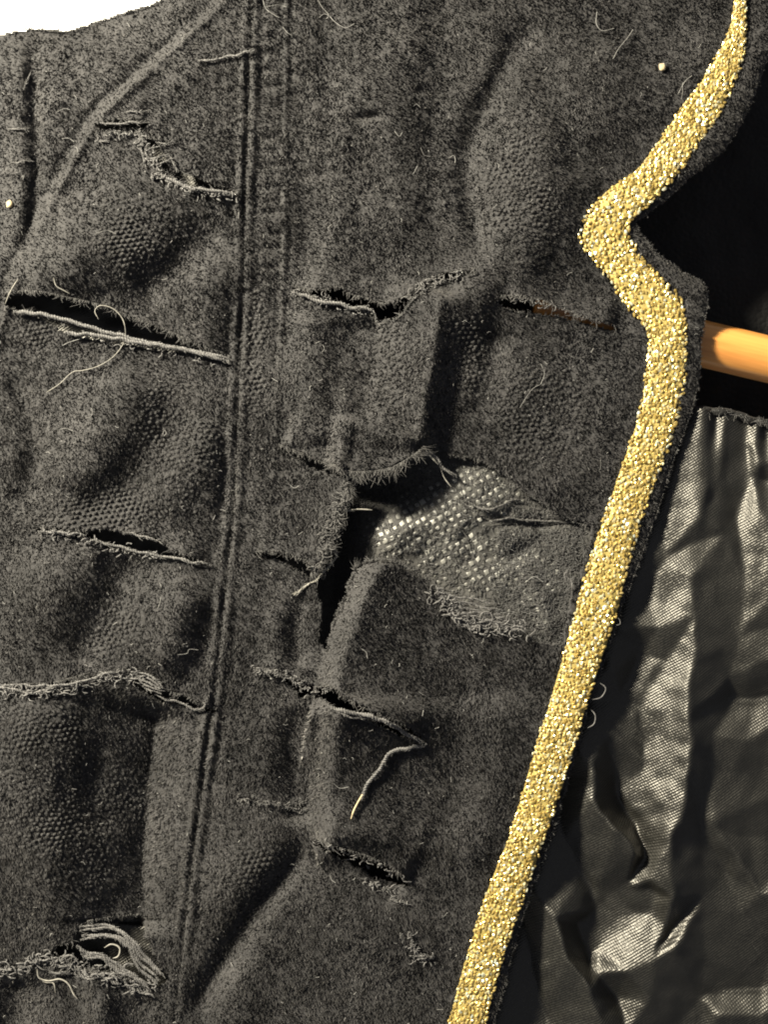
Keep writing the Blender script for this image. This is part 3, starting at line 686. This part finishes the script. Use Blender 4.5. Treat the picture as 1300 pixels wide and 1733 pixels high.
tgd = np.gradient(mid[:, :2], axis=0)[ii]; tgd /= np.linalg.norm(tgd, axis=1, keepdims=True)
gh = Hm[ii]+3+2.6*(1-(2*gt-1)**4)+rng.normal(size=n)*0.6
cen = at(gxp, gyp, gh)
# orientation: long axis along the braid with a slant alternating by row (V stitches)
sl = np.where(((gt*rows).astype(int)) % 2 == 0, 0.55, -0.55)+rng.normal(size=n)*0.35
ca, sa = np.cos(sl), np.sin(sl)
ax1 = np.stack([tgd[:, 0]*ca-tgd[:, 1]*sa, np.zeros(n), -(tgd[:, 0]*sa+tgd[:, 1]*ca)], 1)
ax2 = np.stack([-ax1[:, 2], rng.normal(size=n)*0.5, ax1[:, 0]], 1); ax2 /= np.linalg.norm(ax2, axis=1, keepdims=True)
ax3 = np.cross(ax1, ax2)
l1 = rng.uniform(3.4, 5.2, n)*S; l2 = rng.uniform(2.4, 3.6, n)*S*np.clip(wid/70, .6, 1); l3 = rng.uniform(1.3, 2.3, n)*S
roll = rng.uniform(0, 6.28, n); rc, rs_ = np.cos(roll), np.sin(roll)
icoR = np.stack([ico[None, :, 2]*np.ones((n, 1)), ico[None, :, 0]*rc[:, None]-ico[None, :, 1]*rs_[:, None], ico[None, :, 0]*rs_[:, None]+ico[None, :, 1]*rc[:, None]], -1)
V = cen[:, None]+icoR[..., 0:1]*(ax1*l1[:, None])[:, None]+icoR[..., 1:2]*(ax2*l2[:, None])[:, None]+icoR[..., 2:3]*(ax3*l3[:, None])[:, None]
F = (np.arange(n)[:, None, None]*12+icof[None]).reshape(-1, 3)
tag(mesh_obj('lurex_stitches', V.reshape(-1, 3), F, M_GOLD, trim, smooth=False, attrs={'rnd': np.repeat(rng.uniform(0, 1, n), 12)}), kind='stuff')

# ------------------------------------------------------------------ interfacing seen through the big hole
ix = np.arange(480, 1010, 3.0); iy = np.arange(740, 1130, 3.0); IX, IY = np.meshgrid(ix, iy)
def patch_h(X, Y):
    H = -20+3*vnoise(X, Y, 60, 61)+2.0*vnoise(X, Y, 22, 62)
    g = lambda cx, cy, r1, r2, a, am: am*np.exp(-(((X-cx)*math.cos(a)+(Y-cy)*math.sin(a))/r1)**2-((-(X-cx)*math.sin(a)+(Y-cy)*math.cos(a))/r2)**2)
    H = H+g(810,840,70,45,.4,20)+g(690,900,90,35,-.5,9)+g(640,815,80,48,0,-60)+g(665,905,35,40,0,12)+g(560,950,48,130,0,-85)
    H = H-8*np.exp(-(pdist(X, Y, [(790,850),(830,880),(900,890),(990,880)])[0]/7)**2)+9*np.exp(-(pdist(X, Y, [(890,960),(915,1010),(930,1060)])[0]/18)**2)
    H = H-7*np.exp(-(pdist(X, Y, [(790,900),(810,940),(860,950),(890,930)])[0]/14)**2)
    H = H+8*sm(900,1000,X)
    return H
PIm = sheet('interfacing', at(IX, IY, patch_h(IX, IY)), np.ones(IX.shape, bool), M_GAUZE, jacket, 3.0)
PIm['label'] = 'grey interfacing with pale square glue dots inside the large hole'
dp = 13.0; a = math.radians(-32)
du_, dv_ = np.meshgrid(np.arange(-40, 40), np.arange(-40, 40))
dx = 780+(du_*math.cos(a)-dv_*math.sin(a))*dp; dy = 900+(du_*math.sin(a)+dv_*math.cos(a))*dp
dx = dx.ravel()+4*vnoise(dx.ravel(), dy.ravel(), 50, 63); dy = dy.ravel()+4*vnoise(dx, dy.ravel(), 50, 64)
def blob(cx, cy, rx, ry): return np.exp(-(((dx-cx)/rx)**2+((dy-cy)/ry)**2)**2)
keepp = np.clip(blob(815,830,80,52)+blob(660,905,38,42)+0.85*blob(750,890,70,60)+0.8*blob(880,960,75,50)+1.0*blob(918,1015,30,55)+0.55*blob(800,960,130,65)+.25*blob(690,850,60,60), 0, 1)
sel = (rng.uniform(size=len(dx)) < keepp*1.15)&(dx > 560)&(dx < 1000)&(dy > 750)&(dy < 1110)
dx, dy, kp = dx[sel], dy[sel], keepp[sel]; n = len(dx)
# each dot a low pad with eight sides
th = np.arange(8)/8*2*math.pi; V = []; 
sz = rng.uniform(3.2, 5.6, n)*(0.7+0.35*kp)
rot = rng.uniform(-0.2, 0.2, n)+a
for lv, (rr, hh) in enumerate(((1.0, -0.5), (0.9, 0.7), (0.55, 1.1))):
    sq = 0.82/np.maximum(np.abs(np.cos(th)), np.abs(np.sin(th)))
    px_ = dx[:, None]+sz[:, None]*sq*rr*np.cos(th+rot[:, None])*(1+0.12*rng.normal(size=(n, 8))); py_ = dy[:, None]+sz[:, None]*sq*rr*np.sin(th+rot[:, None])*(1+0.12*rng.normal(size=(n, 8)))
    V.append(at(px_, py_, patch_h(px_, py_)+hh))
V = np.stack(V, 1).reshape(-1, 3)
F = []
for lv in range(2):
    for k in range(8): F.append((lv*8+k, lv*8+(k+1) % 8, (lv+1)*8+(k+1) % 8, (lv+1)*8+k))
for k in range(0, 6, 2): F.append((16, 16+k+1, 16+k+2, 16+(k+3) % 8))
F = np.array(F); FF = (np.arange(n)[:, None, None]*24+F[None]).reshape(-1, 4)
tag(mesh_obj('glue_dots', V, FF, M_DOT, PIm, attrs={'rnd': np.repeat(np.clip(kp*rng.uniform(.25, 1.15, n), 0, 1), 24)}), kind='stuff')
# matted remains of pile on the gauze
qx = np.r_[rng.uniform(845, 992, 9000), rng.uniform(690, 990, 5000)]; qy = np.r_[rng.uniform(880, 1095, 9000), rng.uniform(985, 1095, 5000)]
qk = vnoise(qx, qy, 26, 65)+0.5*vnoise(qx, qy, 11, 66)+np.clip((qx-900)/130, -.5, .6)+np.clip((qy-1010)/90, -.5, .5)-1.3*np.exp(-((qx-918)/20)**2-((qy-1015)/45)**2) > 0.35
qx, qy = qx[qk], qy[qk]; qn = np.tile([0., -1., 0.], (len(qx), 1))
fibres(qx, qy, patch_h(qx, qy), qn, (qn*rng.uniform(1, 5, (len(qx), 1))+rng.normal(size=(len(qx), 3))*2.6)*S, rng.uniform(1, 2.2, len(qx)), 'matted_pile', M_PILE, PIm)
# stray fibres over the gauze
cs = []; rs = []
for i in range(4200):
    x, y = rng.uniform(560, 990), rng.uniform(780, 1095)
    if i % 2 and x < 860: x = rng.uniform(840, 990); y = rng.uniform(900, 1095)
    l = rng.uniform(6, 20); an = rng.uniform(0, 6.28)
    xs = np.array([x, x+math.cos(an)*l*.5, x+math.cos(an+.5)*l]); ys = np.array([y, y+math.sin(an)*l*.5, y+math.sin(an+.5)*l])
    cs.append(at(xs, ys, patch_h(xs, ys)+rng.uniform(.5, 4, 3))); rs.append(np.array([.6, .6, .3])*S)
tag(tubes(cs, rs, 'stray_fibres', M_STRAY, PIm, 3), kind='stuff')
for q in ([(775,820),(800,855),(830,862),(860,850),(885,845)], [(770,840),(805,868),(818,876)], [(820,885),(860,878),(900,882),(960,884),(1000,886)], [(925,865),(965,866),(1000,880)]):
    q = [(x, y, float(patch_h(np.array([x*1.0]), np.array([y*1.0]))[0])) for x, y in q]
    twisted(q, 1.8, 'loose_yarn', M_FRINGE, PIm, lift=5, follow=False)

# ------------------------------------------------------------------ satin lining behind the side panel
lx = np.arange(-120, 470, 4.0); ly = np.arange(150, 1860, 4.0); LX, LY = np.meshgrid(lx, ly)
hl = -38+5*vnoise(LX, LY, 60, 71)+4*vnoise(LX, LY, 24, 72)-20*sm(300, 100, LY)
hl = np.minimum(hl, sample(GH, LX, LY)-16)
o = sheet('front_lining', at(LX, LY, hl), np.ones(LX.shape, bool), M_SATIN, jacket, 2.0)
o['label'] = 'black satin lining glimpsed through the side tears'

# ------------------------------------------------------------------ inside of the jacket back: velvet yoke and crumpled lining
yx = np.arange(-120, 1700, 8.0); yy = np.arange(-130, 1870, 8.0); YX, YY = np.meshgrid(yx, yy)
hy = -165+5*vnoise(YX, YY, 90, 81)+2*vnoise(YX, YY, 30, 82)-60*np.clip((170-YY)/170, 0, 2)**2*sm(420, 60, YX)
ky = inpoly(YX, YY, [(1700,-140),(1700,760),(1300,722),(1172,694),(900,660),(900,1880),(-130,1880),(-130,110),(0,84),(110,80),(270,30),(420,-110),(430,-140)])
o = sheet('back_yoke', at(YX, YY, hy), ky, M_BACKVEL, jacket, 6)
o['label'] = 'inside of the black velvet back in deep shade above the lining'

def facets(X, Y, scale, seed, amp):
    """crumpled cloth: distance to scattered points, piecewise cones folded into facets"""
    r = np.random.default_rng(seed); n = int((X.max()-X.min())*(Y.max()-Y.min())/scale**2)+4
    px_ = r.uniform(X.min()-50, X.max()+50, n); py_ = r.uniform(Y.min()-50, Y.max()+50, n); gxx = r.normal(size=n); gyy = r.normal(size=n); h0 = r.uniform(-1, 1, n)*scale*0.5
    H = np.full(X.shape, -1e9)
    for k in range(n):
        d = np.hypot((X-px_[k])*1.3, (Y-py_[k])*0.75)
        H = np.maximum(H, h0[k]+0.35*(gxx[k]*(X-px_[k])+gyy[k]*(Y-py_[k]))-d*0.8)
    return amp*(H-H.mean())/H.std()
bx_ = np.arange(780, 1700, 3.0); by_ = np.arange(640, 1870, 3.0); BXg, BYg = np.meshgrid(bx_, by_)
CTRL = [(1206,700,6),(1199,794,10),(1187,872,13),(1172,980,14),(1178,1040,16),(1172,1124,20),(1168,1215,26),(1163,1311,28),(1155,1388,26),(1139,1422,24),(1137,1526,22),(1142,1609,16),
 (1130,760,0),(1115,880,-3),(1095,1000,-6),(1085,1100,-10),(1088,1200,-8),(1092,1298,-6),(1089,1380,-4),(1088,1450,-6),(1110,1510,-2),
 (1235,720,0),(1228,800,-4),(1225,900,4),(1215,1000,6),(1222,1090,8),(1232,1150,2),(1238,1176,-10),(1205,1240,8),(1200,1330,6),(1190,1420,2),(1185,1520,0),(1190,1620,-2),
 (1002,1294,14),(1004,1357,16),(1044,1405,20),(1072,1443,18),(1099,1491,12),(955,1330,-14),(955,1420,-12),(985,1470,-12),(1016,1481,-4),(1042,1330,-16),(1070,1390,-18),
 (1058,1498,-6),(1099,1547,-6),(1127,1588,-2),(1121,1568,8),(1010,1530,-20),(1015,1600,-16),(1013,1644,2),(1060,1640,8),(1110,1628,12),(1040,1690,-12),(1060,1750,2),(1100,1700,8),(1120,1760,-8),
 (919,1516,6),(943,1554,14),(964,1620,20),(999,1671,22),(1013,1733,22),(1020,1800,18),(890,1560,-12),(900,1640,-12),(930,1720,-12),(975,1560,-18),(1000,1620,-18),
 (1180,1372,6),(1213,1401,10),(1241,1436,9),(1290,1516,6),(1230,1480,-9),(1262,1420,-2),(1255,1370,4),(1251,1550,-6),(1330,1510,10),(1250,1640,-8),(1310,1600,-12),
 (1179,1692,-8),(1227,1675,-12),(1290,1671,-14),(1225,1718,4),(1290,1716,4),(1190,1760,-8),(1268,734,-6),(1274,800,-8),(1250,872,-6),(1246,902,-2),(1295,780,8),(1300,880,12),(1305,1000,14),(1305,1120,12),
 (1260,980,4),(1250,1080,6),(1275,1185,-10),(1305,1225,4),(1262,1250,6),(1285,1320,-6),(1240,1310,2),(1040,1130,4),(1055,1180,-10),(1110,1060,6),(1130,1120,0),(1040,1240,0),(1330,1340,-8),(1335,1430,-10)]
def lining_h(X, Y):
    from mathutils.geometry import delaunay_2d_cdt
    from mathutils import Vector
    r = np.random.default_rng(17); pts = [tuple(map(float, c)) for c in CTRL]
    have = np.array(pts)
    for gx_ in np.arange(760, 1740, 62):
        for gy_ in np.arange(620, 1900, 62):
            x, y = gx_+r.uniform(-22, 22), gy_+r.uniform(-22, 22)
            dmin = np.hypot(have[:, 0]-x, have[:, 1]-y).min()
            if dmin > 58: pts.append((x, y, r.uniform(-9, 9)))
    pts += [(700,560,0.),(1800,560,0.),(700,1960,0.),(1800,1960,0.)]
    P = np.array(pts)
    ov, oe, of, ovi, _, _ = delaunay_2d_cdt([Vector((p[0], p[1])) for p in P], [], [], 0, 1e-5)
    oh = [P[v[0], 2] for v in ovi]
    wx_ = X+6*vnoise(X, Y, 50, 98)+2.5*vnoise(X, Y, 19, 99); wy_ = Y+6*vnoise(Y, X, 55, 100)+2.5*vnoise(Y, X, 21, 101)
    H = np.zeros(X.shape)
    for f in of:
        (ax, ay), (bx2, by2), (cx, cy) = [ov[k] for k in f[:3]]; den = (by2-cy)*(ax-cx)+(cx-bx2)*(ay-cy)
        if abs(den) < 1e-6: continue
        l0 = ((by2-cy)*(wx_-cx)+(cx-bx2)*(wy_-cy))/den; l1 = ((cy-ay)*(wx_-cx)+(ax-cx)*(wy_-cy))/den; l2 = 1-l0-l1
        q = (l0 >= -1e-9)&(l1 >= -1e-9)&(l2 >= -1e-9)
        H[q] = (l0*oh[f[0]]+l1*oh[f[1]]+l2*oh[f[2]])[q]
    xe = np.interp(Y, [640, 700, 1180, 1733, 1870], [1185, 1170, 1003, 837, 800])
    base = -14-12*sm(800, 1230, Y)-45*sm(xe+12, xe-70, X)
    H = base+1.5*H*(0.5+0.5*sm(690, 900, Y))+1.6*vnoise(wx_, wy_, 26, 102)+facets(wx_, wy_, 85, 8, 2.2)
    gath = np.exp(-np.clip(Y-700, 0, None)/120)
    for x0, a_, w_ in ((1190,6,12),(1212,-9,8),(1228,5,7),(1262,-7,12),(1282,8,7),(1298,-7,6),(1318,7,8),(1350,-7,10),(1390,8,10)):
        xx = X-(x0+(Y-700)*(-0.05+0.0006*(x0-1250)))
        H = H+a_*gath*np.exp(-(xx/(w_+0.03*np.clip(Y-700, 0, None)))**2)
    return H
LH = lining_h(BXg, BYg)
# soften the razor facets a little
for _ in range(3):
    LH[1:-1, 1:-1] = (LH[1:-1, 1:-1]*2+LH[:-2, 1:-1]+LH[2:, 1:-1]+LH[1:-1, :-2]+LH[1:-1, 2:])/6
topy = np.interp(BXg, [780, 1172, 1300, 1700], [620, 690, 714, 770])
o = sheet('back_lining', at(BXg, BYg, LH), BYg > topy-4, M_SATIN, jacket, 3)
o['label'] = 'crumpled glossy black satin lining of the jacket back'
# velvet seam edge over the gathers
cs = []; rs = []
e = resample([(1120,684),(1172,694),(1235,700),(1300,717),(1420,735),(1650,765)], 3)
hh = -14+2.5*vnoise(e[:, 0], e[:, 1], 9, 95)
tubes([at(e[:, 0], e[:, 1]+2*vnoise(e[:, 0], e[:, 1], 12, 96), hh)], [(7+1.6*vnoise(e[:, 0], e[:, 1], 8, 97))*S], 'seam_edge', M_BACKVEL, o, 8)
for i in range(420):
    k = random.randrange(len(e)); d = rng.normal(size=2)*6
    cs.append(at(np.array([e[k, 0], e[k, 0]+d[0]]), np.array([e[k, 1], e[k, 1]+d[1]]), np.array([-9, -4.0]))); rs.append([.7*S, .3*S])
tag(tubes(cs, rs, 'seam_fuzz', M_FRINGE, o, 3), kind='stuff')

# ------------------------------------------------------------------ wooden hanger rod
def hanger():
    a_ = at(np.array([905.0]), np.array([514.0]), np.array([-52.0]))[0]; b_ = at(np.array([1900.0]), np.array([751.0]), np.array([-52.0]))[0]
    r = 40*S; n = 26; sides = 40
    L_ = np.linalg.norm(b_-a_); t = np.r_[0, .004, .012, .022, np.linspace(.04, .96, n), .978, .988, .996, 1]
    prof = np.r_[.45, .72, .9, .97, np.ones(n), .97, .9, .72, .45]*r
    V = []
    d = (b_-a_)/L_
    # local frame: rod along X, object rotated into place so that the grain follows it
    for ti, ri in zip(t, prof):
        for k in range(sides):
            th = k/sides*2*math.pi; w_ = 1+0.006*math.sin(3*th+ti*9)
            V.append((ti*L_, ri*w_*math.cos(th), ri*w_*math.sin(th)))
    V = np.array(V); m_ = len(t)
    F = [(i*sides+k, i*sides+(k+1) % sides, (i+1)*sides+(k+1) % sides, (i+1)*sides+k) for i in range(m_-1) for k in range(sides)]
    V = np.vstack([V, [(0, 0, 0), (L_, 0, 0)]])
    c0, c1 = len(V)-2, len(V)-1
    F += [(c0, (k+1) % sides, k, k) for k in range(sides)]
    F = [f for f in F if f[2] != f[3]]
    o = mesh_obj('hanger_rod', V, np.array(F), M_WOOD)
    from mathutils import Vector
    o.location = Vector(a_); o.rotation_euler = Vector(d).to_track_quat('X', 'Z').to_euler()
    return tag(o, 'varnished orange wooden hanger rod passing inside the jacket', 'hanger')
hanger()

# ------------------------------------------------------------------ lint and crumbs lying on the velvet
def lint_hair(pts, r=1.1, mat=None):
    return pts, r
LN = [[(538,0),(545,12),(556,25),(552,32)],[(556,25),(568,38),(585,47),(600,40)],[(540,30),(548,24),(556,26)],[(445,0),(450,15),(462,24),(472,30)],[(450,12),(470,8),(485,12)],[(478,45),(486,55),(494,60)],
 [(760,268),(768,263),(771,270),(770,276)],[(700,294),(704,286),(707,280)],[(668,222),(676,231),(681,224)],[(712,250),(718,262),(728,265)],[(1011,20),(1010,40),(1020,52),(1040,48)],[(1038,100),(1048,82),(1062,65),(1072,50)],
 [(1156,140),(1156,155),(1154,168)],[(1017,778),(1017,790),(1016,795)],[(546,583),(549,590),(545,596)],[(541,578),(534,581)],[(105,585),(120,578),(150,570)],[(98,728),(110,725),(124,730)],[(154,690),(156,700),(150,708)],
 [(275,735),(278,728),(281,733),(277,738)],[(366,762),(367,768)],[(916,650),(922,632),(916,616)],[(880,690),(900,660),(916,650)],[(300,1108),(316,1106),(320,1099),(335,1100)],[(190,1058),(198,1053)],[(272,1010),(270,1022),(266,1030)],
 [(612,1098),(620,1104),(622,1114)],[(565,1326),(575,1334),(590,1332)],[(715,1212),(717,1202)],[(688,1182),(690,1177)],[(855,1458),(858,1470),(848,1476)],[(558,1482),(562,1490),(568,1494)],[(160,396),(180,390),(196,396)],
 [(104,235),(115,234),(125,240)],[(95,190),(108,184),(118,186)],[(36,300),(40,296),(38,304)],[(77,42),(80,38),(87,41)],[(505,905),(512,900)],[(490,820),(498,826),(506,822)],[(640,560),(648,556)],[(360,880),(364,872)],[(460,640),(470,646)],[(1043,1045),(1049,1048),(1050,1056),(1044,1058)],[(890,985),(905,976),(920,985)],[(835,352),(842,346)],[(1060,300),(1050,310)],[(700,180),(705,176),(712,182)],[(1148,160),(1160,138),(1172,128)]]
cs = []; rs = []
for p in LN:
    p = np.array(p, float); c = resample(p, 2.0) if len(p) > 1 else p
    h = surf(c[:, 0], c[:, 1])+rng.uniform(5, 8); cs.append(at(c[:, 0], c[:, 1], h)); rs.append(np.full(len(c), rng.uniform(.3, .6)*S))
cnt = 0
while cnt < 520:
    x, y = rng.uniform(-20, 1250), rng.uniform(40, 1760)
    if not near(KEEP, x, y): continue
    l = rng.uniform(1.0, 6)*rng.uniform(.3, 1); an = rng.uniform(0, 6.28); b2 = an+rng.normal()*.8
    xs = np.array([x, x+math.cos(an)*l, x+math.cos(an)*l+math.cos(b2)*l]); ys = np.array([y, y+math.sin(an)*l, y+math.sin(an)*l+math.sin(b2)*l])
    cs.append(at(xs, ys, surf(xs, ys)+rng.uniform(4, 7.5))); rs.append(np.full(3, rng.uniform(.3, .55)*S)); cnt += 1
lint = tubes(cs, rs, 'lint', M_LINT, None, 4)
tag(lint, 'fine pale lint fibres scattered over the black velvet', 'lint', kind='stuff')
def crumb(x, y, r, label, seed):
    q = random.Random(seed); me = ico.copy()
    V = [v*r*S*(1+q.uniform(-.4, .35))*np.array([.9, .6, 1.2]) for v in me]; F = []; mids = {}
    def mp(i, j):
        k = (min(i, j), max(i, j))
        if k not in mids: mids[k] = len(V); V.append((V[i]+V[j])*.5*(1.08+q.uniform(-.18, .18)))
        return mids[k]
    for a_, b_, c_ in icof:
        x_, y_, z_ = mp(a_, b_), mp(b_, c_), mp(c_, a_); F += [(a_, x_, z_), (x_, b_, y_), (z_, y_, c_), (x_, y_, z_)]
    o = mesh_obj('crumb', np.array(V), np.array(F), M_CRUMB, smooth=True)
    p = at(np.array([x*1.0]), np.array([y*1.0]), surf(np.array([x]), np.array([y]))+5)[0]; o.location = p
    return tag(o, label, 'crumb')
crumb(1120, 113, 7, 'pale yellow crumb stuck to the velvet beside the gold trim', 1)
crumb(15, 347, 6, 'pale yellow crumb stuck to the velvet of the sleeve', 2)

# ------------------------------------------------------------------ white wall behind
wx = np.linspace(-2.5, 2.5, 3); wz = np.linspace(-2, 2.5, 3); WX, WZ = np.meshgrid(wx, wz)
V = np.stack([WX, np.full(WX.shape, 0.11), WZ], -1).reshape(-1, 3)
F = np.array([(0,1,4,3),(1,2,5,4),(3,4,7,6),(4,5,8,7)])
tag(mesh_obj('wall', V, F, M_WALL), kind='structure')
